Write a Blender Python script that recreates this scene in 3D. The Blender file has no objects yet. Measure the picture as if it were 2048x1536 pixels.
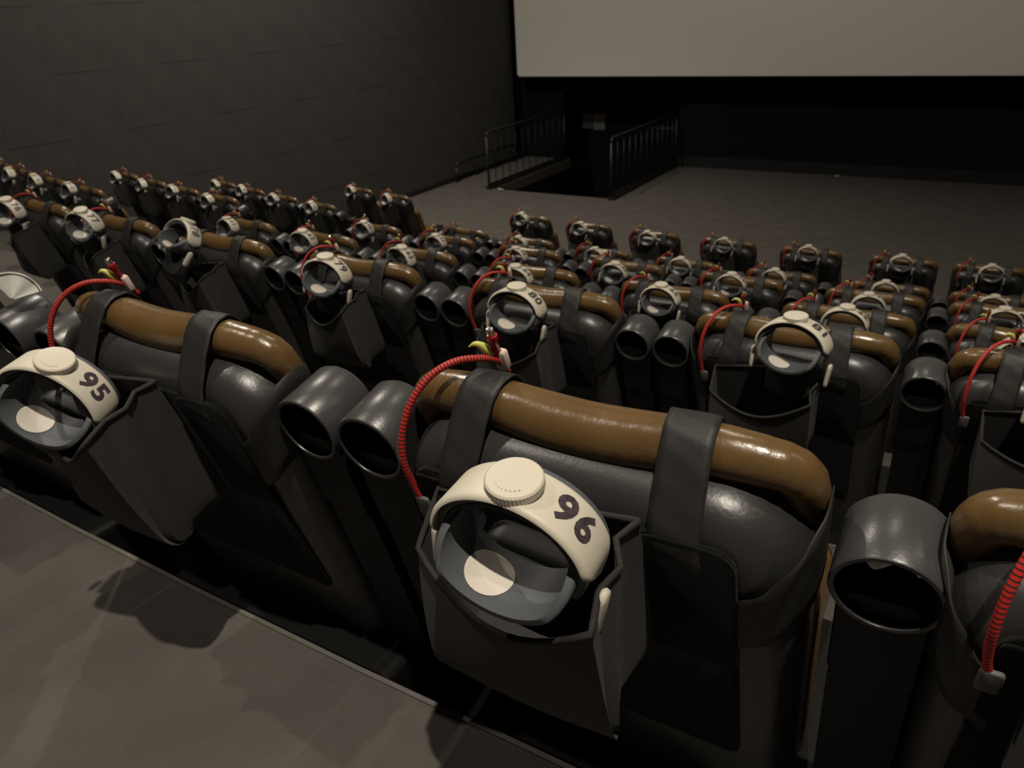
import bpy, bmesh, math, random
from mathutils import Matrix, Vector
random.seed(4)
SC = bpy.context.scene
COL = SC.collection
PI = math.pi

# ------------------------------------------------------------------ camera
def cam_axes(yaw, pit, roll):
    cy, sy, cp, sp = math.cos(yaw), math.sin(yaw), math.cos(pit), math.sin(pit)
    f = Vector((sy*cp, cy*cp, sp)); r = Vector((cy, -sy, 0)); u = r.cross(f)
    c, s = math.cos(roll), math.sin(roll)
    return c*r + s*u, -s*r + c*u, f
R_, U_, F_ = cam_axes(-0.5790, -0.4608, -0.0587)
cam = bpy.data.cameras.new('camera')
cam.sensor_width = 36.0
cam.lens = 1542.9/2048*36.0
cam.clip_start = 0.02
cam.dof.use_dof = True
cam.dof.focus_distance = 0.95
cam.dof.aperture_fstop = 9.0
co = bpy.data.objects.new('camera', cam)
COL.objects.link(co)
co.matrix_world = Matrix(((R_.x, U_.x, -F_.x, 0), (R_.y, U_.y, -F_.y, 0), (R_.z, U_.z, -F_.z, 0), (0, 0, 0, 1)))
SC.camera = co

# ------------------------------------------------------------------ world, lights, exposure
w = bpy.data.worlds.new('World'); SC.world = w; w.use_nodes = True
w.node_tree.nodes['Background'].inputs[0].default_value = (0.9, 0.95, 1.0, 1)
w.node_tree.nodes['Background'].inputs[1].default_value = 0.0
SC.view_settings.view_transform = 'Standard'
SC.view_settings.look = 'None'
SC.view_settings.gamma = 1.0
SC.view_settings.use_curve_mapping = False
SC.view_settings.exposure = 0.0
WARM = (1.0, 0.90, 0.76)
def downlight(x, y, z, power, cone=None, rad=0.07):
    l = bpy.data.lights.new('ceiling_downlight', 'SPOT' if cone else 'POINT')
    l.energy = power; l.color = WARM; l.shadow_soft_size = rad
    if cone: l.spot_size = math.radians(cone); l.spot_blend = 1.0
    o = bpy.data.objects.new('ceiling_downlight', l); COL.objects.link(o)
    o.location = (x, y, z)
LIGHTS = [(1.4, -1.0, 6.6, 2150, 126), (-4.8, -0.6, 6.6, 560), (-7.4, 5.4, 6.4, 950), (-1.2, 5.0, 6.4, 230), (5.0, 3.0, 6.4, 120), (-8.3, 8.6, 6.2, 2000, 100)]
for L in LIGHTS:
    downlight(*L)

# ------------------------------------------------------------------ materials
def new_mat(name):
    m = bpy.data.materials.new(name); m.use_nodes = True
    return m, m.node_tree, m.node_tree.nodes['Principled BSDF']
def mat(name, col, rough=0.5, metal=0.0, spec=0.5, noise=None, bump=None, col2=None, sheen=0.0, coord='Object'):
    """noise=(scale, detail) mixes col->col2; bump=(scale, strength, distance)"""
    m, nt, b = new_mat(name)
    b.inputs['Base Color'].default_value = (*col, 1)
    b.inputs['Roughness'].default_value = rough
    b.inputs['Metallic'].default_value = metal
    b.inputs['Specular IOR Level'].default_value = spec
    if sheen:
        b.inputs['Sheen Weight'].default_value = sheen
        b.inputs['Sheen Roughness'].default_value = 0.6
    tc = nt.nodes.new('ShaderNodeTexCoord')
    if noise:
        n = nt.nodes.new('ShaderNodeTexNoise'); n.inputs['Scale'].default_value = noise[0]; n.inputs['Detail'].default_value = noise[1]
        r = nt.nodes.new('ShaderNodeValToRGB')
        r.color_ramp.elements[0].position = 0.35; r.color_ramp.elements[0].color = (*col, 1)
        r.color_ramp.elements[1].position = 0.68; r.color_ramp.elements[1].color = (*col2, 1)
        nt.links.new(tc.outputs[coord], n.inputs['Vector']); nt.links.new(n.outputs['Fac'], r.inputs['Fac'])
        nt.links.new(r.outputs['Color'], b.inputs['Base Color'])
    if bump:
        n2 = nt.nodes.new('ShaderNodeTexNoise'); n2.inputs['Scale'].default_value = bump[0]; n2.inputs['Detail'].default_value = 5
        bp = nt.nodes.new('ShaderNodeBump'); bp.inputs['Strength'].default_value = bump[1]; bp.inputs['Distance'].default_value = bump[2]
        nt.links.new(tc.outputs[coord], n2.inputs['Vector']); nt.links.new(n2.outputs['Fac'], bp.inputs['Height'])
        nt.links.new(bp.outputs['Normal'], b.inputs['Normal'])
    return m
def weave(name, col, rough, scale, strength, sheen=0.06):
    m, nt, b = new_mat(name)
    b.inputs['Base Color'].default_value = (*col, 1); b.inputs['Roughness'].default_value = rough
    b.inputs['Specular IOR Level'].default_value = 0.25
    b.inputs['Sheen Weight'].default_value = sheen; b.inputs['Sheen Roughness'].default_value = 0.5
    tc = nt.nodes.new('ShaderNodeTexCoord')
    w1 = nt.nodes.new('ShaderNodeTexWave'); w1.inputs['Scale'].default_value = scale; w1.bands_direction = 'X'
    w2 = nt.nodes.new('ShaderNodeTexWave'); w2.inputs['Scale'].default_value = scale; w2.bands_direction = 'Z'
    ns = nt.nodes.new('ShaderNodeTexNoise'); ns.inputs['Scale'].default_value = 14; ns.inputs['Detail'].default_value = 3
    ad = nt.nodes.new('ShaderNodeMath'); ad.operation = 'ADD'
    ad2 = nt.nodes.new('ShaderNodeMath'); ad2.operation = 'MULTIPLY_ADD'; ad2.inputs[1].default_value = 6.0
    bp = nt.nodes.new('ShaderNodeBump'); bp.inputs['Strength'].default_value = strength; bp.inputs['Distance'].default_value = 0.002
    for x in (w1, w2, ns): nt.links.new(tc.outputs['Object'], x.inputs['Vector'])
    nt.links.new(w1.outputs['Fac'], ad.inputs[0]); nt.links.new(w2.outputs['Fac'], ad.inputs[1])
    nt.links.new(ns.outputs['Fac'], ad2.inputs[0]); nt.links.new(ad.outputs[0], ad2.inputs[2])
    nt.links.new(ad2.outputs[0], bp.inputs['Height']); nt.links.new(bp.outputs['Normal'], b.inputs['Normal'])
    return m
M = {
 'brown': mat('brown_leather', (0.105, 0.060, 0.021), 0.27, spec=0.6, noise=(9, 6), col2=(0.135, 0.080, 0.029), bump=(55, 0.25, 0.004)),
 'shell': mat('black_leather', (0.028, 0.0275, 0.027), 0.36, spec=0.65, bump=(160, 0.18, 0.002)),
 'black': mat('black_plastic', (0.006, 0.006, 0.006), 0.55, spec=0.25, bump=(200, 0.1, 0.001)),
 'cup': mat('cup_holder_plastic', (0.045, 0.045, 0.045), 0.33, spec=0.5, bump=(230, 0.15, 0.0015)),
 'cupin': mat('glossy_black_plastic', (0.008, 0.008, 0.009), 0.16),
 'strap': mat('nylon_strap', (0.018, 0.0175, 0.017), 0.55, spec=0.4, bump=(30, 0.25, 0.006)),
 'pouch': weave('pouch_fabric', (0.042, 0.041, 0.040), 0.9, 420, 0.25),
 'velcro': mat('velcro', (0.006, 0.006, 0.006), 0.95, spec=0.1, bump=(400, 0.6, 0.003), sheen=0.05),
 'bind': mat('pouch_binding', (0.028, 0.026, 0.025), 0.85, spec=0.2),
 'cream': mat('cream_plastic', (0.60, 0.555, 0.455), 0.45, spec=0.4, bump=(500, 0.06, 0.0006)),
 'rubber': mat('grey_rubber', (0.080, 0.088, 0.096), 0.55, spec=0.4),
 'liner': mat('dark_liner', (0.012, 0.012, 0.013), 0.6),
 'visor': mat('gloss_black', (0.004, 0.004, 0.004), 0.5),
 'sticker': mat('paper_sticker', (0.66, 0.61, 0.53), 0.6, bump=(60, 0.35, 0.003)),
 'ink': mat('printed_digit', (0.035, 0.028, 0.034), 0.35, noise=(220, 2), col2=(0.075, 0.06, 0.07)),
 'mark': mat('dial_mark', (0.38, 0.33, 0.25), 0.6),
 'red': mat('red_braid', (0.55, 0.022, 0.016), 0.6),
 'redk': mat('black_braid', (0.02, 0.012, 0.012), 0.7),
 'redp': mat('red_translucent', (0.32, 0.006, 0.012), 0.2),
 'tie': mat('yellow_tie', (0.52, 0.55, 0.13), 0.5),
 'tag': mat('pale_pink_tag', (0.66, 0.50, 0.44), 0.6),
 'steel': mat('steel', (0.62, 0.60, 0.56), 0.25, metal=1.0),
 'grey': mat('grey_sleeve', (0.10, 0.098, 0.095), 0.6),
 'paper': mat('white_paper', (0.62, 0.62, 0.56), 0.7, bump=(40, 0.4, 0.004)),
 'metal_dk': mat('dark_painted_steel', (0.010, 0.010, 0.011), 0.5),
 'floor': mat('brown_grey_carpet', (0.080, 0.072, 0.065), 0.85, spec=0.25, noise=(5.5, 8), col2=(0.100, 0.090, 0.081), bump=(120, 0.5, 0.006)),
 'riser': mat('dark_riser', (0.006, 0.006, 0.006), 0.9),
 'nosing': mat('nosing_strip', (0.13, 0.12, 0.105), 0.6, metal=0.0),
 'wall': mat('acoustic_cloth', (0.061, 0.059, 0.057), 0.95, spec=0.1, noise=(3.0, 6), col2=(0.069, 0.067, 0.064), bump=(260, 0.3, 0.003)),
 'wallb': mat('black_wall', (0.007, 0.007, 0.008), 0.95, spec=0.1),
 'lowwall': mat('charcoal_wall', (0.0075, 0.0075, 0.0075), 0.9, spec=0.1),
 'ceil': mat('dark_ceiling', (0.02, 0.02, 0.02), 0.95, spec=0.1),
 'screen': mat('matte_screen', (0.72, 0.70, 0.66), 0.9, spec=0.1),
 'signg': mat('grey_sign', (0.05, 0.05, 0.05), 0.6),
 'signb': mat('brown_sign', (0.10, 0.07, 0.045), 0.6),
 'signw': mat('pale_sign', (0.13, 0.14, 0.13), 0.6),
}

# ------------------------------------------------------------------ mesh helpers
def mesh_from(name, verts, faces, material, smooth=True, mats=None, fmat=None, tf=None):
    me = bpy.data.meshes.new(name)
    if tf: verts = [tf(*v) for v in verts]
    me.from_pydata([tuple(v) for v in verts], [], faces)
    for m in (mats or [material]): me.materials.append(m)
    if smooth:
        me.polygons.foreach_set('use_smooth', [True]*len(me.polygons))
    if fmat:
        me.polygons.foreach_set('material_index', fmat)
    bm = bmesh.new(); bm.from_mesh(me)
    bmesh.ops.recalc_face_normals(bm, faces=bm.faces)
    bm.to_mesh(me); bm.free()
    me.update()
    return me
def sharp(me, ang=40):
    me.set_sharp_from_angle(angle=math.radians(ang)); return me
class MB:
    """collects geometry for one part"""
    def __init__(self): self.v = []; self.f = []
    def add(self, v, f):
        k = len(self.v); self.v += [tuple(p) for p in v]; self.f += [tuple(i+k for i in q) for q in f]; return self
    def box(self, x0, x1, y0, y1, z0, z1):
        v = [(x, y, z) for x in (x0, x1) for y in (y0, y1) for z in (z0, z1)]
        return self.add(v, [(0,1,3,2),(4,6,7,5),(0,4,5,1),(2,3,7,6),(0,2,6,4),(1,5,7,3)])
    def loft(self, rings, caps=True, closed=True):
        n = len(rings[0]); v = [p for r in rings for p in r]; f = []
        for i in range(len(rings)-1):
            for j in range(n if closed else n-1):
                a, b = i*n+j, i*n+(j+1) % n
                f.append((a, b, b+n, a+n))
        if caps: f += [tuple(range(n-1, -1, -1)), tuple(range((len(rings)-1)*n, len(rings)*n))]
        return self.add(v, f)
    def grid(self, rows):
        return self.loft(rows, caps=False, closed=False)
    def tube(self, path, rad, seg=8, caps=True):
        P = [Vector(p) for p in path]; rings = []
        t0 = (P[1]-P[0]).normalized(); up = Vector((0, 0, 1)) if abs(t0.z) < 0.9 else Vector((1, 0, 0))
        nrm = (up - t0*up.dot(t0)).normalized()
        for i, p in enumerate(P):
            t = (P[min(i+1, len(P)-1)] - P[max(i-1, 0)]).normalized()
            nrm = (nrm - t*nrm.dot(t)).normalized(); bi = t.cross(nrm)
            r = rad[i] if isinstance(rad, (list, tuple)) else rad
            rings.append([tuple(p + r*(math.cos(2*PI*k/seg)*nrm + math.sin(2*PI*k/seg)*bi)) for k in range(seg)])
        return self.loft(rings, caps)
    def cyl(self, c, axis, r0, r1, h, seg=24):
        a = Vector(axis).normalized(); c = Vector(c)
        return self.tube([c, c+a*h], [r0, r1], seg)
    def mesh(self, name, m, smooth=True, tf=None, ang=None):
        me = mesh_from(name, self.v, self.f, m, smooth, tf=tf)
        if ang: sharp(me, ang)
        return me
def rrect(u0, u1, v0, v1, rt, rb, n=6):
    pts = []
    for cx, cy, r, a0 in ((u1-rt, v1-rt, rt, 0), (u0+rt, v1-rt, rt, 90), (u0+rb, v0+rb, rb, 180), (u1-rb, v0+rb, rb, 270)):
        for k in range(n+1):
            a = math.radians(a0 + 90*k/n); pts.append((cx+r*math.cos(a), cy+r*math.sin(a)))
    return pts
def slab(u0, u1, v0, v1, n0, n1, rt, rb, re0, re1, n=6, m=5):
    """cushion-like slab; re0/re1 = edge rounding at n0/n1"""
    rings = []
    def ring(ins, d):
        return [(a, b, d) for a, b in rrect(u0+ins, u1-ins, v0+ins, v1-ins, max(rt-ins, .004), max(rb-ins, .004), n)]
    for k in range(m+1):
        a = PI/2*k/m; rings.append(ring(re0*(1-math.sin(a)), n0+re0*(1-math.cos(a))))
    for k in range(m+1):
        a = PI/2*k/m; rings.append(ring(re1*(1-math.cos(a)), n1-re1*(1-math.sin(a))))
    return MB().loft(rings)
def catmull(pts, sub=6):
    P = [Vector(p) for p in pts]; P = [2*P[0]-P[1]] + P + [2*P[-1]-P[-2]]; out = []
    for i in range(1, len(P)-2):
        for k in range(sub):
            t = k/sub
            out.append(0.5*((2*P[i]) + (P[i+1]-P[i-1])*t + (2*P[i-1]-5*P[i]+4*P[i+1]-P[i+2])*t*t + (3*P[i]-P[i-1]-3*P[i+1]+P[i+2])*t**3))
    out.append(P[-2]); return out
def obj(name, me, parent=None):
    o = bpy.data.objects.new(name, me); COL.objects.link(o)
    if parent: o.parent = parent
    return o
def empty(name, mw):
    o = bpy.data.objects.new(name, None); o.empty_display_size = 0.1; COL.objects.link(o); o.matrix_world = mw
    return o
def tag(o, label, cat, group=None):
    o['label'] = label; o['category'] = cat
    if group: o['group'] = group
    return o
def struct(name, me):
    o = obj(name, me); o['kind'] = 'structure'; return o

# ------------------------------------------------------------------ hall layout (metres, camera at the origin)
XC, YC, R0, DR = -1.4414, 37.1292, 36.4112, 1.3503       # rows are arcs about this centre
THB = 0.0366                                              # bearing of the single-console line
SW, PITCH, G1 = 0.5234, 0.80, 0.148
ZTOP = [-0.454, -0.859, -1.301, -1.679, -2.069, -2.265]   # top of the seats of each row
HSEAT = 1.125
LEAN = 0.2978
FL = [z-HSEAT for z in ZTOP]
F0 = FL[0] + 0.405                                        # the tier the viewer stands on
FRONT = FL[5]
XW, YF = -9.95, 16.4
def place(i, s, z):
    r = R0 - i*DR; th = THB + s/r
    return Matrix.Translation((XC + r*math.sin(th), YC - r*math.cos(th), z)) @ Matrix.Rotation(th, 4, 'Z')

# ------------------------------------------------------------------ setting
def arc_y(x, r): return YC - math.sqrt(r*r - (x-XC)**2)
def tier(name, rin, rout_y, z, zb):
    """solid tier: back edge at radius rin (or a fixed y), front edge at radius rout_y"""
    xs = [XW-.1 + k*0.5 for k in range(38)]; rows = []
    for x in xs:
        yb = rin if rin < 20 and rin < 0 else arc_y(x, rin)
        yf = arc_y(x, rout_y)
        rows.append([(x, yb, zb), (x, yb, z), (x, yf, z), (x, yf, zb)])
    b = MB().loft(rows)
    return struct(name, b.mesh(name, M['floor'], smooth=False))
EDGE = 0.04
tier('floor', -6.0, R0-EDGE, F0, -3.6)
for i in range(5):
    tier('floor', R0-i*DR-EDGE, R0-(i+1)*DR-EDGE, FL[i], -3.6)
for i in range(5):
    zt = F0 if i == 0 else FL[i-1]
    r = R0-i*DR-EDGE
    xs = [XW+.05 + k*0.5 for k in range(37)]
    rows = [[(x, arc_y(x, r)-.006, zt+.0005), (x, arc_y(x, r)-.006, zt+.004), (x, arc_y(x, r)+.004, zt+.004), (x, arc_y(x, r)+.004, zt-.03), (x, arc_y(x, r)+.0005, zt-.03), (x, arc_y(x, r)+.0005, zt+.0005)] for x in xs]
    struct('trim_%d' % (i+1), MB().loft(rows).mesh('nosing', M['nosing'], smooth=False))
# front floor with the stairwell left open
HX0, HX1, HY0 = -8.72, -6.16, 13.08
b = MB()
xs = [XW-.1 + k*0.5 for k in range(38)]
r5 = R0-5*DR-EDGE
rows = [[(x, arc_y(x, r5)+.0005, FRONT-.2), (x, arc_y(x, r5)+.0005, FRONT), (x, HY0, FRONT), (x, HY0, FRONT-.2)] for x in xs]
b.loft(rows)
b.box(XW-.1, HX0, HY0, YF, FRONT-.2, FRONT); b.box(HX1, xs[-1], HY0, YF, FRONT-.2, FRONT)
struct('floor', b.mesh('front_floor', M['floor'], smooth=False))
b = MB(); b.box(HX0-.08, HX0, HY0, YF+1.2, -6.2, FRONT-.2005); b.box(HX1, HX1+.08, HY0, YF+1.2, -6.2, FRONT-.2005); b.box(HX0-.08, HX1+.08, HY0-.1, HY0-.002, -6.2, FRONT-.2005)
struct('wall_stairwell', b.mesh('stairwell_wall', M['wallb'], smooth=False))
st = struct('floor_stairs', MB().box(HX0, HX1, HY0, YF+1.2, -6.3, -6.0).mesh('stair_base', M['riser'], smooth=False))
step = MB().box(HX0+.001, HX1-.001, 0, .30, -2.5, 0).mesh('step', M['riser'], smooth=False)
for k in range(9):
    o = obj('step', step, st); o.location = (0, HY0+.002+.302*k, FRONT-.17*(k+1))
# left wall: square acoustic tiles, alternately proud
wl = struct('wall_left', MB().box(XW-.25, XW-.045, -6, YF+.2, -4.2, 7.6).mesh('wall_backing', M['wallb'], smooth=False))
TP = 0.7465
def tile_mesh(th):
    g, bv = .0002, .0008
    b = MB(); h = TP/2-g
    v = [(-.04, -h, -h), (-.04, h, -h), (-.04, h, h), (-.04, -h, h), (th-bv, -h, -h), (th-bv, h, -h), (th-bv, h, h), (th-bv, -h, h), (th, -h+bv, -h+bv), (th, h-bv, -h+bv), (th, h-bv, h-bv), (th, -h+bv, h-bv)]
    f = [(0,1,2,3)] + [(k, (k+1) % 4, 4+(k+1) % 4, 4+k) for k in range(4)] + [(4+k, 4+(k+1) % 4, 8+(k+1) % 4, 8+k) for k in range(4)] + [(8, 9, 10, 11)]
    return b.add(v, f).mesh('acoustic_tile', M['wall'], smooth=False)
TA, TB = tile_mesh(.004), tile_mesh(.0058)
for jy in range(-2, 19):
    for jz in range(-4, 4):
        y = 5.535 + (jy-5)*TP + TP/2 + 0; z = -0.512 + jz*TP + TP/2
        y = 5.535 + (jy-4)*TP + TP/2
        if y > YF-.3 or z-TP/2 < -3.6 and y < 3: continue
        o = obj('acoustic_tile', TA if (jy+jz) % 2 else TB, wl); o.location = (XW, y, z)
struct('wall_front', MB().box(XW-.2, 9.2, YF+.02, YF+.3, -1.9, 7.6).box(XW-.2, HX0-.15, YF+.02, YF+.3, -4, -1.9).mesh('front_wall', M['wallb'], smooth=False))
struct('wall_front', MB().box(HX1+.1, 9.2, YF-.12, YF+.3, FRONT, -2.16).mesh('low_wall', M['lowwall'], smooth=False))
struct('wall_front', MB().box(HX0-.15, HX1+.1, YF+1.2, YF+1.4, -6.2, -1.85).mesh('stairwell_end', M['wallb'], smooth=False))
struct('baseboard_front', MB().box(HX1+.12, 9.2, YF-.15, YF-.1205, FRONT+.001, FRONT+.22).mesh('baseboard', M['riser'], smooth=False))
struct('baseboard_left', MB().box(XW+.0145, XW+.03, 11.7, YF, FRONT+.001, FRONT+.10).mesh('baseboard', M['riser'], smooth=False))
struct('wall_right', MB().box(8.9, 9.1, -6, YF, -4, 7.6).mesh('wall_right', M['wall'], smooth=False))
struct('wall_back', MB().box(XW-.2, 9.2, -6.3, -6.0, -3.6, 7.6).mesh('wall_back', M['wall'], smooth=False))
struct('ceiling', MB().box(XW-.3, 9.3, -6.3, YF+1.5, 7.6, 7.8).mesh('ceiling', M['ceil'], smooth=False))
d = struct('door_1', MB().box(HX0+.2, HX1-.25, YF+1.12, YF+1.19, -5.98, -1.95).mesh('door', M['wallb'], smooth=False))
obj('door_handle', MB().box(HX1-.55, HX1-.45, YF+1.06, YF+1.12, -4.6, -4.4).mesh('door_handle', M['metal_dk'], smooth=False), d)

# cinema screen
sc_ = MB().loft([[(a, y, c) for a, c in rrect(-9.76, 8.4, -1.54, 6.9, .06, .06, 5)] for y in (15.9, 15.94)])
s = obj('cinema_screen', sc_.mesh('screen_sheet', M['screen'], smooth=False))
tag(s, 'large blank matte cinema screen on the front wall', 'screen')

# stairwell railings
def railing(x, y0, y1, h, nb, label, cross=None):
    e = empty('stair_railing', Matrix.Translation((x, y0, FRONT)))
    L = y1-y0
    pth = [(0, 0, 0.0), (0, 0, h-.09), (0, .015, h-.04), (0, .05, h-.01), (0, .1, h), (0, L, h)]
    obj('top_rail', MB().tube(pth[1:], .024, 8).mesh('top_rail', M['metal_dk']), e)
    post = MB().tube([(0, 0, 0), (0, 0, h-.085)], .024, 8).mesh('post', M['metal_dk'])
    obj('post', post, e)
    p2 = obj('post', MB().tube([(0, 0, 0), (0, 0, h-.02)], .024, 8).mesh('post', M['metal_dk']), e); p2.location = (0, L-.03, 0)
    obj('bottom_rail', MB().box(-.012, .012, .03, L-.05, .08, .11).mesh('bottom_rail', M['metal_dk'], smooth=False), e)
    bal = MB().tube([(0, 0, .11), (0, 0, h-.01)], .011, 6).mesh('baluster', M['metal_dk'])
    for k in range(nb):
        o = obj('baluster', bal, e); o.location = (0, L*(k+1)/(nb+1), 0)
    obj('kerb', MB().box(-.06, .06, -.03, L, 0.0005, .06).mesh('kerb', M['metal_dk'], smooth=False), e)
    if cross:
        obj('cross_rail', MB().tube([(0, L-.03, .78), (cross, L-.03, .78)], .02, 8).mesh('cross_rail', M['metal_dk']), e)
    tag(e, label, 'railing', 'railings at the stairwell')
railing(-8.80, 13.05, 16.3, 1.10, 11, 'dark steel railing along the stairwell on the side wall side')
railing(-6.08, 13.00, 16.25, 1.10, 11, 'dark steel railing on the open floor side of the stairwell', cross=-.7)
e = empty('low_handrail', Matrix.Translation((-9.84, 13.40, FRONT)))
obj('rail', MB().tube([(0, 0, .30), (0, .03, .37), (0, .09, .40), (0, 2.8, .40)], .028, 8).mesh('rail', M['metal_dk']), e)
obj('post', MB().tube([(0, 0, 0), (0, 0, .31)], .028, 8).mesh('post', M['metal_dk']), e)
for y in (.75, 1.5, 2.25):
    o = obj('post', MB().tube([(0, 0, 0), (0, 0, .39)], .018, 8).mesh('post', M['metal_dk']), e); o.location = (0, y, 0)
tag(e, 'low dark rail against the side wall before the stairwell', 'railing')
# notices beyond the stairwell
def notice(x0, x1, z0, z1, label, split):
    e = empty('notice', Matrix.Translation(((x0+x1)/2, YF+1.11, z0)))
    w = (x1-x0)/2; h = z1-z0
    obj('sheet', MB().box(-w, w, -.012, 0, 0, h).mesh('sheet', M['signw' if split else 'signg'], smooth=False), e)
    if split: obj('header', MB().box(-w, w, -.016, -.0121, h*.55, h).mesh('header', M['signb'], smooth=False), e)
    tag(e, label, 'sign')
notice(-9.05+.10, -8.80+.12, -2.88, -2.52, 'small plain grey notice on the dark stairwell door', False)
notice(-8.66, -8.36, -2.90, -2.53, 'small pale notice with a brown header on the dark stairwell door', True)
# louvred grille in the low wall
e = empty('vent_grille', Matrix.Translation((-3.9, YF-.121, -3.05)))
fr = MB(); fr.box(-1.15, 1.15, -.02, 0, 0, .04).box(-1.15, 1.15, -.02, 0, .72, .76).box(-1.15, -1.1, -.02, 0, .04, .72).box(1.1, 1.15, -.02, 0, .04, .72)
obj('frame', fr.mesh('frame', M['lowwall'], smooth=False), e)
sl = MB().add([(-1.1, -.022, 0), (1.1, -.022, 0), (1.1, 0, .03), (-1.1, 0, .03), (-1.1, -.022, -.008), (1.1, -.022, -.008)], [(0, 1, 2, 3), (0, 4, 5, 1), (4, 3, 2, 5)]).mesh('slat', M['lowwall'], smooth=False)
for k in range(11):
    o = obj('slat', sl, e); o.location = (0, 0, .06+.06*k)
tag(e, 'dark louvred grille low in the wall under the screen', 'grille')
# two small pale specks, thin curled sheets, on the front floor
def speck(x, y, s, label):
    b = MB()
    n = 7; rows = []
    for i in range(n):
        rows.append([(s*(i/(n-1)-.5), s*.6*(j/(n-1)-.5), .012+.01*random.random()+.03*s*((i-3)**2+(j-3)**2)/18*4) for j in range(n)])
    b.grid(rows)
    o = obj('pale_speck', b.mesh('pale_speck', M['paper'])); o.location = (x, y, FRONT); tag(o, label, 'litter')
speck(-8.52, 13.02, .12, 'small white scrap at the foot of the stairwell railing')
speck(-2.75, 16.1, .10, 'tiny pale scrap lying on the floor at the foot of the low wall')

# ------------------------------------------------------------------ seat geometry
ST, CT = math.sin(LEAN), math.cos(LEAN)
def back(u, v, n):            # back-rest frame -> seat frame
    return (u, -v*ST - n*CT, HSEAT + v*CT - n*ST)
BACK = Matrix(((1, 0, 0, 0), (0, -ST, -CT, 0), (0, CT, -ST, HSEAT), (0, 0, 0, 1)))
def B_(mb, name, m, ang=None): return mb.mesh(name, m, tf=back, ang=ang)

shell_me = B_(slab(-.273, .273, -.84, -.028, -.035, .092, .115, .05, .03, .058, n=9, m=7), 'back_shell', M['shell'])
# brown front cushion
cush_me = B_(slab(-.277, .277, -.80, -.205, -.112, -.034, .09, .05, .035, .006, n=6, m=4), 'back_cushion', M['brown'])
# brown roll along the top, turning down at both ends
pts = []; rad = []
half = [(-.250, -.135, -.018, .015), (-.254, -.095, -.015, .022), (-.253, -.060, -.011, .026), (-.246, -.034, -.008, .0275), (-.231, -.020, -.005, .028), (-.205, -.014, -.002, .0295),
        (-.165, -.011, .000, .0315), (-.135, -.012, .0, .0325), (-.10, -.015, .003, .0350), (-.05, -.020, .005, .0370), (0, -.022, .006, .0375)]
full = half + [(-a, b_, c, r) for (a, b_, c, r) in reversed(half[:-1])]
full_c = catmull([p[:3] for p in full], 5)
full_r = [v.x for v in catmull([(p[3], 0, 0) for p in full], 5)]
for k, p in enumerate(full_c):     # gathers where the leather turns the corner
    if .200 < abs(p.x) < .252 and p.y > -.09: full_r[k] *= 1 + .012*math.sin(k*1.7)
roll_me = B_(MB().tube(full_c, full_r, 18), 'headrest_roll', M['brown'])
# seat cushion and pedestal
seat_me = MB().loft([[(a, y, c) for a, c in rrect(-.25+i, .25-i, .40+i, .55-i, .05, .03, 4)] for y, i in ((.16, .03), (.18, .005), (.64, 0), (.69, .012), (.71, .05))]).mesh('seat_cushion', M['brown'], ang=60)
base_me = MB().loft([[(a, y, c) for a, c in rrect(-.332, .332, 0, .40, .02, .01, 3)] for y in (.055, .60)]).mesh('base', M['black'], smooth=False)
low_me = B_(slab(-.27, .27, -.93, -.80, -.06, .05, .02, .02, .012, .012, n=3, m=2), 'lower_panel', M['black'])
# raised armrest with its cup holder at the top
AX = 0.338; AT = math.radians(12)
def arm_tf(x, y, z): return (x, y - z*math.sin(.10), z)
arm_me = MB().loft([[(a, y, c) for a, c in rrect(-.046, .046, -.76, -.30, .012, .012, 3)] for y in (-.004, .1)]).mesh('armrest', M['black'], ang=40, tf=lambda x, y, z: (x, y-(z+.17)*.26, z+HSEAT))
cap_me = MB().loft([[(a*s_, y, c) for a, c in rrect(-.0475, .0475, -.295, -.135, .02, .01, 4)] for y, s_ in ((-.010, .95), (-.004, 1), (.095, 1), (.1, .95))]).mesh('arm_cap', M['black'], ang=40, tf=lambda x, y, z: (x, y-(z+.17)*.26, z+HSEAT))
def cup_mesh():
    R, r, n = .058, .051, 40
    prof = [(r-.001, .088), (r, .0), (r+.0005, -.002), (R-.002, -.002), (R, .001), (R, .09), (R-.006, .099), (R-.02, .102)]
    inner = [(0.0001, .086), (r-.002, .086)]
    def ring(rr, yy): return [(rr*math.cos(2*PI*k/n), yy, rr*math.sin(2*PI*k/n)) for k in range(n)]
    b = MB().loft([ring(*p) for p in prof], caps=False); b.add(ring(*prof[-1]), [tuple(range(n))])
    me = b.mesh('cup_holder', M['cup'], ang=35)
    bi = MB().loft([ring(r-.0012, .0), ring(r-.0012, .085), ring(.002, .0855)], caps=False)
    return me, bi.mesh('cup_lining', M['cupin'], ang=40), MB().tube([(.026, .004, .0375), (.026, .007, .0375), (.026, .016, .0385), (.026, .018, .0385)], [.002, .0055, .0055, .003], 8).mesh('cup_glint', M['steel'])  # last mesh: small steel bead added to stand for the glint in the cup
cup_me, cupin_me, glint_me = cup_mesh()
CUP_DOWN = Matrix.Translation((0, .44, .655)) @ Matrix.Rotation(-PI/2, 4, 'X')
armd_me = MB().loft([[(a, y, c) for a, c in rrect(-.046, .046, .56, .63, .015, .01, 3)] for y in (.0, .395)]).mesh('armrest', M['black'], ang=40)
postd_me = MB().loft([[(a, y, c) for a, c in rrect(-.03, .03, 0, .56, .005, .005, 2)] for y in (.14, .34)]).mesh('arm_post', M['black'], ang=40)
CUP_M = Matrix.Translation((0, -.03, HSEAT-.118)) @ Matrix.Rotation(AT, 4, 'X')

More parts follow.
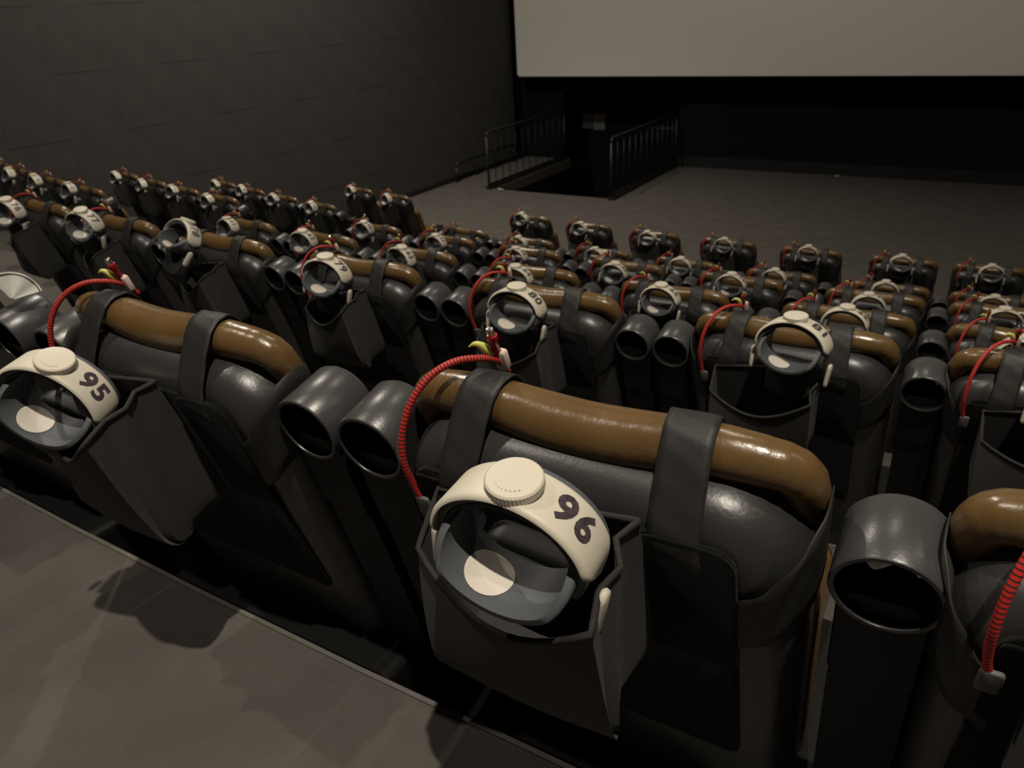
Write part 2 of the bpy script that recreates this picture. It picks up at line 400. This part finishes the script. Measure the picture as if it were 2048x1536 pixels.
def make_seat(i, s, label, arms=(True, True), axr=AX):
    e = empty('cinema_chair', place(i, s, FL[i]))
    obj('back_shell', shell_me, e); obj('back_cushion', cush_me, e); obj('headrest_roll', roll_me, e)
    obj('seat_cushion', seat_me, e); obj('base', base_me, e); obj('lower_panel', low_me, e)
    for sgn, on in ((-1, arms[0]), (1, arms[1])):
        if not on: continue
        if i == 5:                                   # front row: armrests folded down, cups facing up
            a = obj('armrest', armd_me, e); a.location = (sgn*(axr if sgn > 0 else AX), 0, 0)
            obj('arm_post', postd_me, a)
            c = obj('cup_holder', cup_me, a); c.matrix_local = CUP_DOWN
            c = obj('cup_lining', cupin_me, a); c.matrix_local = CUP_DOWN
            continue
        a = obj('armrest', arm_me, e); a.location = (sgn*(axr if sgn > 0 else AX), 0, 0)
        obj('arm_cap', cap_me, a)
        c = obj('cup_holder', cup_me, a); c.matrix_local = CUP_M
        c = obj('cup_lining', cupin_me, a); c.matrix_local = CUP_M
        c = obj('cup_glint', glint_me, a); c.matrix_local = CUP_M
    return tag(e, label, 'cinema chair', 'cinema chairs')

# ------------------------------------------------------------------ headset pouch hung on each seat back
def ribbon(path, width, u0, twist=0.0, thick=.0025, nw=6):
    """path in (v, n); flat strap of given width at u0, slightly wrinkled"""
    P = catmull([(0, a, b_) for a, b_ in path], 6); rows = []; rows2 = []
    for k, p in enumerate(P):
        t = (P[min(k+1, len(P)-1)]-P[max(k-1, 0)]).normalized(); nr = Vector((0, -t.z, t.y))
        r1, r2 = [], []
        for j in range(nw+1):
            f = j/nw-.5
            wob = .0008*math.sin(5*f+k*.7)*math.sin(k*.35)
            u = u0 + f*width + twist*(k/len(P)-.5)
            q_ = Vector((u, p.y, p.z)) - nr*wob
            r1.append(tuple(q_)); r2.append(tuple(q_+nr*thick))
        rows.append(r1 + r2[::-1])
    return MB().loft(rows)
spath = [(-.105, .101), (-.085, .102), (-.058, .094), (-.028, .070), (.004, .040), (.0215, .016), (.0235, -.006), (.014, -.026), (-.018, -.037), (-.06, -.0385), (-.12, -.0375)]
strapL_me = B_(ribbon(spath, .054, -.142, twist=.03), 'strap', M['strap'])
strapR_me = B_(ribbon(spath, .060, .130, twist=-.016), 'strap', M['strap'])
panel_me = B_(slab(-.225, .205, -.56, -.062, .0925, .0975, .03, .02, .001, .002, n=4, m=2), 'back_panel', M['velcro'])
tab_me = B_(slab(.085, .205, -.30, -.062, .0978, .101, .03, .01, .001, .001, n=4, m=2), 'velcro_tab', M['velcro'])
patch_me = B_(slab(-.222, -.13, -.22, -.075, .0978, .101, .008, .01, .001, .001, n=3, m=2), 'velcro_tab', M['velcro'])
def side_band(sg):
    """fabric band wrapping from the front of the back-rest around its side"""
    path = [(.205, .0985, -.145, -.245), (.235, .0965, -.118, -.225), (.254, .086, -.085, -.205), (.270, .064, -.062, -.19), (.2785, .03, -.048, -.185), (.2795, .0, -.048, -.185), (.2775, -.03, -.06, -.19)]
    P = catmull([(a, b_, c) for a, b_, c, d_ in path], 4); Q = [v.z for v in catmull([(0, 0, d_) for *_, d_ in path], 4)]
    rows = []
    for k, (p, vb) in enumerate(zip(P, Q)):
        row = []
        for j in range(7):
            f = j/6; v = p.z*(1-f)+vb*f
            wob = .0015*math.sin(9*f+k*.8)*math.sin(PI*min(1, k/len(P)*1.3))
            row.append((sg*(p.x+.0015+wob), v, p.y+.002+wob))
        back_ = [(a-sg*.002, v, n-.002) for a, v, n in reversed(row)]
        rows.append(row+back_)
    return MB().loft(rows)
bandR_me = B_(side_band(1), 'side_band', M['strap']); bandL_me = B_(side_band(-1), 'side_band', M['strap'])
# open-topped pouch: outline points (u, n, v of the rim, bulge) going round
def pouch_loops(sag):
    o = []
    def seg(a, b_, n):
        for k in range(n): o.append(tuple(a[j]+(b_[j]-a[j])*k/n for j in range(3)))
    BR, FR, FLt, BL = (.100, .1025, -.037), (.106, .248, -.036), (-.180, .178, -.120), (-.186, .1025, -.090)
    # right side with two pleats
    P1 = (.085, .134, -.037); P2 = (.104, .166, -.037); P3 = (.093, .200, -.037)
    seg(BR, P1, 2); seg(P1, P2, 2); seg(P2, P3, 2); seg(P3, FR, 3)
    nF = 12
    for k in range(nF):
        f = k/nF; u = FR[0]+(FLt[0]-FR[0])*f; n = FR[1]+(FLt[1]-FR[1])*f + .030*math.sin(PI*f)**.8; v = FR[2]+(FLt[2]-FR[2])*f - .046*math.sin(PI*f)
        o.append((u, n, v))
    seg(FLt, BL, 4); seg(BL, BR, 8)
    return o
def pouch_mesh(sag=0.0, th=.002):
    o = pouch_loops(sag); N = len(o); VB = -.335
    cu = -.045; rings = []
    def ring(f, ins):
        r = []
        for (u, n, v) in o:
            vv = v+(VB-v)*f
            uu = cu+(u-cu)*(1-.045*f*f); wt = min(1, max(0, (n-.1025)/.0675)); nn = n+f*(.240-n)*wt + .008*math.sin(PI*f)*wt
            # rounded lower corners
            if f > .8:
                g = (f-.8)/.2; k = 1-.15*(1-math.sqrt(max(0, 1-g*g))); uu = cu+(uu-cu)*k; nn = .1025+(nn-.1025)*(1-.34*(1-math.sqrt(max(0, 1-g*g))))
                vv -= 0
            if ins:
                uu = cu+(uu-cu)*(1-ins/.15); nn = .105+(nn-.1025)*(1-ins/.07)
            r.append((uu, vv, nn))
        return r
    fs = [0, .03, .15, .3, .45, .6, .75, .82, .88, .93, .97, 1.0]
    rings = [ring(f, th) for f in reversed(fs[:-1])] + [ring(f, 0) for f in fs]
    b = MB().loft(rings, caps=True)
    me = B_(b, 'pouch', M['pouch'])
    sharp(me, 50)
    rim = [(u*1.0, v, n) for (u, n, v) in o]; rim.append(rim[0])
    rim_me = B_(MB().tube(rim, .0042, 6), 'rim_binding', M['bind'])
    return me, rim_me
pouch_me, rim_me = pouch_mesh()
seamp = [(.099, -.095, .158), (.096, -.2, .157), (.091, -.34, .153), (.084, -.42, .14)]
def make_pouch(i, s, label, du=0.0):
    e = empty('headset_pouch', place(i, s, FL[i]))
    obj('strap', strapL_me, e); obj('strap', strapR_me, e); obj('back_panel', panel_me, e); obj('velcro_tab', tab_me, e); obj('velcro_tab', patch_me, e)
    obj('side_band', bandL_me, e); obj('side_band', bandR_me, e)
    p = obj('pouch', pouch_me, e); p.location.x = du; obj('rim_binding', rim_me, p)
    return tag(e, label, 'pouch', 'headset pouches')

# ------------------------------------------------------------------ headset (a right, b towards the crown end, c away from the seat)
RA, RB = .0925, .074
def band(t0, t1, r0, r1, c0, c1, n=40, taper=0.0, tlen=14, cround=.004, m=4, cshift=None):
    """arc band between angles t0..t1 (deg) with rounded ends; r0..r1 inner/outer radius factors (1 = nominal)"""
    rows = []
    for k in range(n+1):
        t = t0+(t1-t0)*k/n; d = min(t-t0, t1-t)
        f = 1.0
        if taper and d < tlen: f = max(.06, math.sqrt(max(0, 1-(1-d/tlen)**2)))
        ca, cb = c0, c1; mid = (ca+cb)/2; ca = mid+(ca-mid)*f; cb = mid+(cb-mid)*f
        if cshift:
            sh = cshift(t); ca += sh; cb += sh
        a = math.radians(t); ct, st_ = math.cos(a), math.sin(a)
        pr = [(r0, ca), (r1-cround, ca), (r1-cround*.3, ca+cround*.35*f+.0005), (r1, ca+cround*1.1*f+.001), (r1, cb-cround*1.1*f-.001), (r1-cround*.3, cb-cround*.35*f-.0005), (r1-cround, cb), (r0, cb)]
        rows.append([((RA-.112+r)*ct, (RB-.112+r)*st_, c) for r, c in pr])
    return MB().loft(rows)
def on_arc(t, r, c):
    a = math.radians(t); return ((RA-.112+r)*math.cos(a), (RB-.112+r)*math.sin(a), c)
cream_me = band(1, 195, .1075, .1135, -.031, .034, 60, taper=1, tlen=17, cround=.005).mesh('rear_band', M['cream'], ang=50)
grey_me = band(-32, 224, .099, .107, -.042, .026, 60, taper=1, tlen=12, cround=.003).mesh('inner_band', M['rubber'], ang=50)
lin_me = band(-12, 206, .0935, .0988, -.036, .026, 48, cround=.002).mesh('liner', M['liner'], ang=50)
pad_me = band(150, 390, .0885, .0985, -.018, .062, 60, taper=1, tlen=42, cround=.004, cshift=lambda t: -.040*max(0, (abs(t-270)-58)/62)).mesh('forehead_pad', M['rubber'], ang=50)
def sticker_mesh(t0, c0, rad, r):
    v = [on_arc(t0, r, c0)]; f = []
    n = 28
    for q_ in (.5, 1.0):
        for k in range(n):
            a = 2*PI*k/n
            v.append(on_arc(t0+math.degrees(rad*q_*math.cos(a)/.066), r+.0004*math.sin(3*a)*q_, c0+rad*q_*math.sin(a)))
    for k in range(n):
        f.append((0, 1+k, 1+(k+1) % n)); f.append((1+k, 1+n+k, 1+n+(k+1) % n, 1+(k+1) % n))
    return MB().add(v, f).mesh('sticker', M['sticker'])
stick_me = sticker_mesh(249, .022, .029, .0873)
visor_me = slab(-.070, .070, -.175, -.050, -.072, -.018, .03, .05, .012, .02, n=5, m=3).mesh('visor', M['visor'], ang=60)
gask_me = slab(-.060, .060, -.15, -.055, -.062, -.006, .02, .03, .006, .006, n=4, m=2).mesh('face_gasket', M['liner'], ang=60)
def arm_side(sg):
    return slab(-.012, .012, -.095, -.030, -.004, .006, .012, .012, .004, .005, n=4, m=2).mesh('side_arm', M['cream'], ang=50, tf=lambda u, v, n: (sg*(.100+n-.05*max(0, -(v+.04))), v+.008, .002+u))
armL_me, armR_me = arm_side(-1), arm_side(1)
def dial_mesh():
    n = 96; rows = []
    for rr, h in ((.0295, 0), (.0302, .001), (.0302, .0095), (.0285, .0115), (.015, .0126), (.002, .013)):
        rows.append([((rr+(.0007 if (k % 2 and .0005 < h < .01) else 0))*math.cos(2*PI*k/n), (rr+(.0007 if (k % 2 and .0005 < h < .01) else 0))*math.sin(2*PI*k/n), h) for k in range(n)])
    d = MB().loft(rows).mesh('dial', M['cream'], ang=30)
    mk = MB()
    for k in range(8):
        a = math.radians(225+12.5*k); r = .0007+.00012*k
        c = Vector((.0205*math.cos(a), .0205*math.sin(a), .01225))
        mk.add([c+Vector((r*math.cos(j*PI/4), r*math.sin(j*PI/4), .0001)) for j in range(8)], [tuple(range(8))])
    return d, mk.mesh('dial_marks', M['mark'], smooth=False)
dial_me, marks_me = dial_mesh()
def dial_matrix(t=94):
    a = math.radians(t); p = Vector(on_arc(t, .1125, .004))
    z = Vector((math.cos(a), math.sin(a), .10)).normalized(); x = Vector((math.sin(a), -math.cos(a), 0)); y = z.cross(x)
    return Matrix(((x.x, y.x, z.x, p.x), (x.y, y.y, z.y, p.y), (x.z, y.z, z.z, p.z), (0, 0, 0, 1)))
DIAL_M = dial_matrix()
_num = {}
def number_mesh(txt):
    if txt in _num: return _num[txt]
    cu = bpy.data.curves.new('number', 'FONT'); cu.body = txt; cu.size = .047; cu.align_x = 'CENTER'; cu.align_y = 'CENTER'; cu.offset = .0017; cu.space_character = 1.12; cu.resolution_u = 3
    to = bpy.data.objects.new('number', cu); COL.objects.link(to)
    me = bpy.data.meshes.new_from_object(to)
    bpy.data.objects.remove(to); bpy.data.curves.remove(cu)
    bm = bmesh.new(); bm.from_mesh(me)
    bmesh.ops.triangulate(bm, faces=bm.faces)
    bmesh.ops.subdivide_edges(bm, edges=[e_ for e_ in bm.edges if e_.calc_length() > .006], cuts=2)
    for v in bm.verts:
        x, y = v.co.x, v.co.y
        v.co = on_arc(50-math.degrees(x/.086), .1142, -y+.001)
    bm.to_mesh(me); bm.free()
    me.materials.clear(); me.materials.append(M['ink']); me.name = 'number'
    _num[txt] = me
    return me
def make_headset(i, s, label, txt=None, pose=(0, 0, 0, 0, 0, 0), marks=False):
    """pose: du, dv, dn, spin, tilt, turn"""
    du, dv, dn, spin, tilt, turn = pose
    mw = place(i, s, FL[i]) @ BACK @ Matrix.Translation((du, dv, dn)) @ Matrix.Rotation(turn, 4, 'Y') @ Matrix.Rotation(tilt, 4, 'X') @ Matrix.Rotation(spin, 4, 'Z')
    e = empty('vr_headset', mw)
    rb_ = obj('rear_band', cream_me, e)
    if txt: obj('number', number_mesh(txt), rb_)
    obj('inner_band', grey_me, e); obj('liner', lin_me, e)
    p = obj('forehead_pad', pad_me, e); obj('sticker', stick_me, p)
    obj('visor', visor_me, e); obj('face_gasket', gask_me, e)
    obj('side_arm', armL_me, e); obj('side_arm', armR_me, e)
    d_ = obj('dial', dial_me, e); d_.matrix_local = DIAL_M
    if marks: obj('dial_marks', marks_me, d_)
    return tag(e, label, 'vr headset', 'headsets in the pouches')

# ------------------------------------------------------------------ red braided cable looped over the seat top
def cable_meshes():
    path = catmull([(-.222, -.135, .104), (-.229, -.10, .103), (-.232, -.055, .101), (-.229, -.012, .085), (-.219, .022, .06), (-.203, .042, .030), (-.182, .047, .002), (-.160, .038, -.022), (-.147, .022, -.040), (-.146, -.01, -.055)], 24)
    b = MB().tube(path, .0048, 10)
    n = len(path); fm = []
    for k in range(n-1): fm += [1 if k % 3 == 2 else 0]*10
    fm += [0, 0]
    cord = mesh_from('cord', b.v, b.f, None, True, mats=[M['red'], M['redk']], fmat=fm, tf=back)
    slv = B_(slab(-.232, -.210, -.155, -.118, .1015, .109, .004, .004, .002, .002, n=2, m=2), 'sleeve', M['grey'])
    tie = MB().tube(catmull([(-.176, .050, -.026), (-.167, .054, -.030), (-.158, .048, -.034), (-.152, .032, -.037)], 5), [.001, .0014, .002, .0025, .003, .0036, .004, .0043, .0046, .005, .0055, .006, .006, .0055, .005, .004], 7)
    tie_me = B_(tie, 'cable_tie', M['tie'])
    tg = slab(-.152, -.134, .004, .036, -.052, -.040, .004, .004, .003, .003, n=2, m=2)
    tag_me = B_(tg, 'tag', M['tag'])
    pl = MB().tube([(-.146, .018, -.046), (-.1455, .052, -.0415), (-.1455, .054, -.0415), (-.1455, .064, -.0405), (-.1455, .065, -.0405)], [.0056, .0056, .0074, .0074, .006], 12)
    plug = B_(pl, 'plug', M['redp'], 40)
    tip = B_(MB().tube([(-.1455, .0645, -.0405), (-.1454, .0755, -.039), (-.1454, .0765, -.039)], [.0052, .0052, .004], 12), 'plug_tip', M['steel'], 40)
    return cord, slv, tie_me, tag_me, plug, tip
cord_me, slv_me, tie_me, tagp_me, plug_me, tip_me = cable_meshes()
def make_cable(i, s, label):
    e = empty('charging_cable', place(i, s, FL[i]))
    obj('cord', cord_me, e); obj('sleeve', slv_me, e); obj('cable_tie', tie_me, e); obj('tag', tagp_me, e)
    p = obj('plug', plug_me, e); obj('plug_tip', tip_me, p)
    return tag(e, label, 'cable', 'red cables over the seat tops')

# ------------------------------------------------------------------ fill the rows
ROWN = ['nearest row', 'second row', 'third row', 'fourth row', 'fifth row', 'front row']
ORD = ['first', 'second', 'third', 'fourth', 'fifth', 'sixth', 'seventh']
TENS = {9: 'ninety', 8: 'eighty', 7: 'seventy'}
ONES = ['', '-one', '-two', '-three', '-four', '-five', '-six', '-seven', '-eight', '-nine']
def word(n): return TENS[n//10]+ONES[n % 10]
KB = [1, 2, 5, 5, 5, 5]
rp = random.Random(11)
POSE = {
 (0, -1): (-.03, .0, .17, -.3, -.3, .1), (0, 0): (-.112, -.055, .178, -.55, -.208, .36), (0, 1): (.004, .002, .192, -.145, -.22, .016), (0, 2): (-.02, -.05, .17, -.2, -.3, 0),
 (1, -3): (-.03, .03, .15, -.3, -.25, .2), (1, -2): (-.01, .06, .15, -.3, -.2, .2), (1, -1): (.0, .105, .165, -.25, -.9, .0), (1, 0): (-.015, .031, .147, -.20, -.34, .15),
 (1, 1): (-.004, .026, .142, -.12, -.36, .03), (1, 2): (.035, .062, .145, .0, -.38, -.15),
}
def fill(i, s, where, num=None, key=None, arms=(True, True)):
    """one seat with its pouch, headset and cable"""
    if num:
        sl_ = 'black cinema chair carrying headset %s in the %s' % (word(num), ROWN[i])
        pl_ = 'black fabric pouch holding headset %s in the %s' % (word(num), ROWN[i])
        hl_ = 'cream and grey headset numbered %s in the %s' % (word(num), ROWN[i])
        cl_ = 'red cable over the chair of headset %s in the %s' % (word(num), ROWN[i])
    else:
        sl_ = 'black cinema chair with brown roll, %s' % where
        pl_ = 'black pouch on the chair %s' % where
        hl_ = 'cream and grey headset on the chair %s' % where
        cl_ = 'red cable over the chair %s' % where
    make_seat(i, s, sl_, arms, .350 if key == (i, KB[i]) else AX+.14 if key == (0, -1) else AX)
    make_pouch(i, s, pl_, -.03 if key == (0, 0) else 0.0)
    pose = POSE.get(key)
    if pose is None: pose = (rp.uniform(-.02, .015), rp.uniform(.01, .05), rp.uniform(.140, .152), rp.uniform(-.25, .0), rp.uniform(-.42, -.28), rp.uniform(-.1, .15))
    if key not in NO_HEADSET:
        t = str(num) if num else NUMS.get(key)
        make_headset(i, s, hl_, t, pose, marks=(i == 0))
    if key not in NO_CABLE: make_cable(i, s, cl_)
NO_HEADSET = {(4, 0)}
NO_CABLE = {(1, -1)}
NUMS = {}
for k in range(6): NUMS[(2, k)] = str(61+k); NUMS[(3, k)] = str(46+k)
for i in range(6):
    ks = {0: range(-1, 3), 1: range(-3, 4)}.get(i, range(0, 7))
    for k in ks:
        s = -(KB[i]-k)*PITCH - SW/2 if k <= KB[i] else G1 + SW/2 + (k-KB[i]-1)*PITCH
        if (i, k) == (0, -1): s -= .19
        num = {0: 95+k, 1: 79+k}.get(i)
        where = '%s from the aisle in the %s' % (ORD[k] if k < 7 else '', ROWN[i]) if i > 1 else ''
        fill(i, s, where, num, (i, k), arms=(k != KB[i]+1, True))
SBLK = {2: -6.475, 3: -6.407, 4: -6.363, 5: -6.328}
for i, s0 in SBLK.items():
    n = 2 if i == 5 else 4
    for j in range(n):
        s = s0 - (n-1-j)*PITCH - SW/2
        where = '%s out from the wall in the %s' % (ORD[j], ROWN[i])
        NUMS[(i, -10+j)] = str({2: 57, 3: 42, 4: 27, 5: 14}[i]+j)
        fill(i, s, where, None, (i, -10+j))

# ------------------------------------------------------------------ loose things in the cup holders
def cup_matrix(i, s, sg, ax=AX): return place(i, s, FL[i]) @ Matrix.Translation((sg*ax, 0, 0)) @ CUP_M
def crumple(name, mw, size, label, seed, stretch=(1, 1, 1)):
    r = random.Random(seed); bm = bmesh.new(); bmesh.ops.create_icosphere(bm, subdivisions=3, radius=size)
    off = [Vector((r.uniform(-1, 1), r.uniform(-1, 1), r.uniform(-1, 1))).normalized() for _ in range(14)]
    for v in bm.verts:
        d = v.co.normalized(); k = 1
        for q_ in off:
            t = d.dot(q_)
            if t > .62: k -= .9*(t-.62)
        v.co *= max(.45, k); v.co = Vector((v.co.x*stretch[0], v.co.y*stretch[1], v.co.z*stretch[2]))
    me = bpy.data.meshes.new(name); bm.to_mesh(me); bm.free(); me.materials.append(M['paper'])
    o = obj(name, me); o.matrix_world = mw; tag(o, label, 'paper'); return o
S96 = -SW/2; S95 = -PITCH-SW/2; S94 = -2*PITCH-SW/2
crumple('crumpled_tissue', cup_matrix(0, S96, 1, .350) @ Matrix.Translation((-.010, .034, .026)), .021, 'crumpled white tissue inside the cup holder beside headset ninety-six', 3)
# folded paper tucked behind the cup holders next to seat 95
def fan(mw, label):
    n = 10; th = .0016; top = []; bot = []
    R = .056
    v = [(0, 0, 0)]; rows = []
    for rr in (.004, .5*R, .92*R, R):
        rows.append([(rr*math.cos(math.radians(25+110*k/n)), .004*math.sin(k*1.3)*rr/R, rr*math.sin(math.radians(25+110*k/n))) for k in range(n+1)])
    b = MB()
    rings = []
    for k in range(n+1):
        c = [rows[q_][k] for q_ in range(4)]
        rings.append(c + [(x, y+th+.002, z) for x, y, z in reversed(c)])
    b.loft(rings)
    e = empty('folded_face_mask', mw)
    obj('sheet', b.mesh('sheet', M['paper'], ang=40), e)
    edge = [(R*.93*math.cos(math.radians(25+110*k/n)), -.0012+.004*math.sin(k*1.3), R*.93*math.sin(math.radians(25+110*k/n))) for k in range(n+1)]
    obj('stitched_edge', MB().tube(edge, .0013, 5).mesh('stitched_edge', M['signw']), e)
    tag(e, label, 'paper')
FAN_Z = Vector((-.10, .40, .91)).normalized(); FAN_Y = Vector((-.887, .378, -.262)); FAN_Y = (FAN_Y - FAN_Z*FAN_Y.dot(FAN_Z)).normalized(); FAN_X = FAN_Y.cross(FAN_Z)
fan(Matrix(((FAN_X.x, FAN_Y.x, FAN_Z.x, -1.638), (FAN_X.y, FAN_Y.y, FAN_Z.y, 0.700), (FAN_X.z, FAN_Y.z, FAN_Z.z, -0.483), (0, 0, 0, 1))), 'white folded paper mask tucked behind the cup holders beside headset ninety-five')
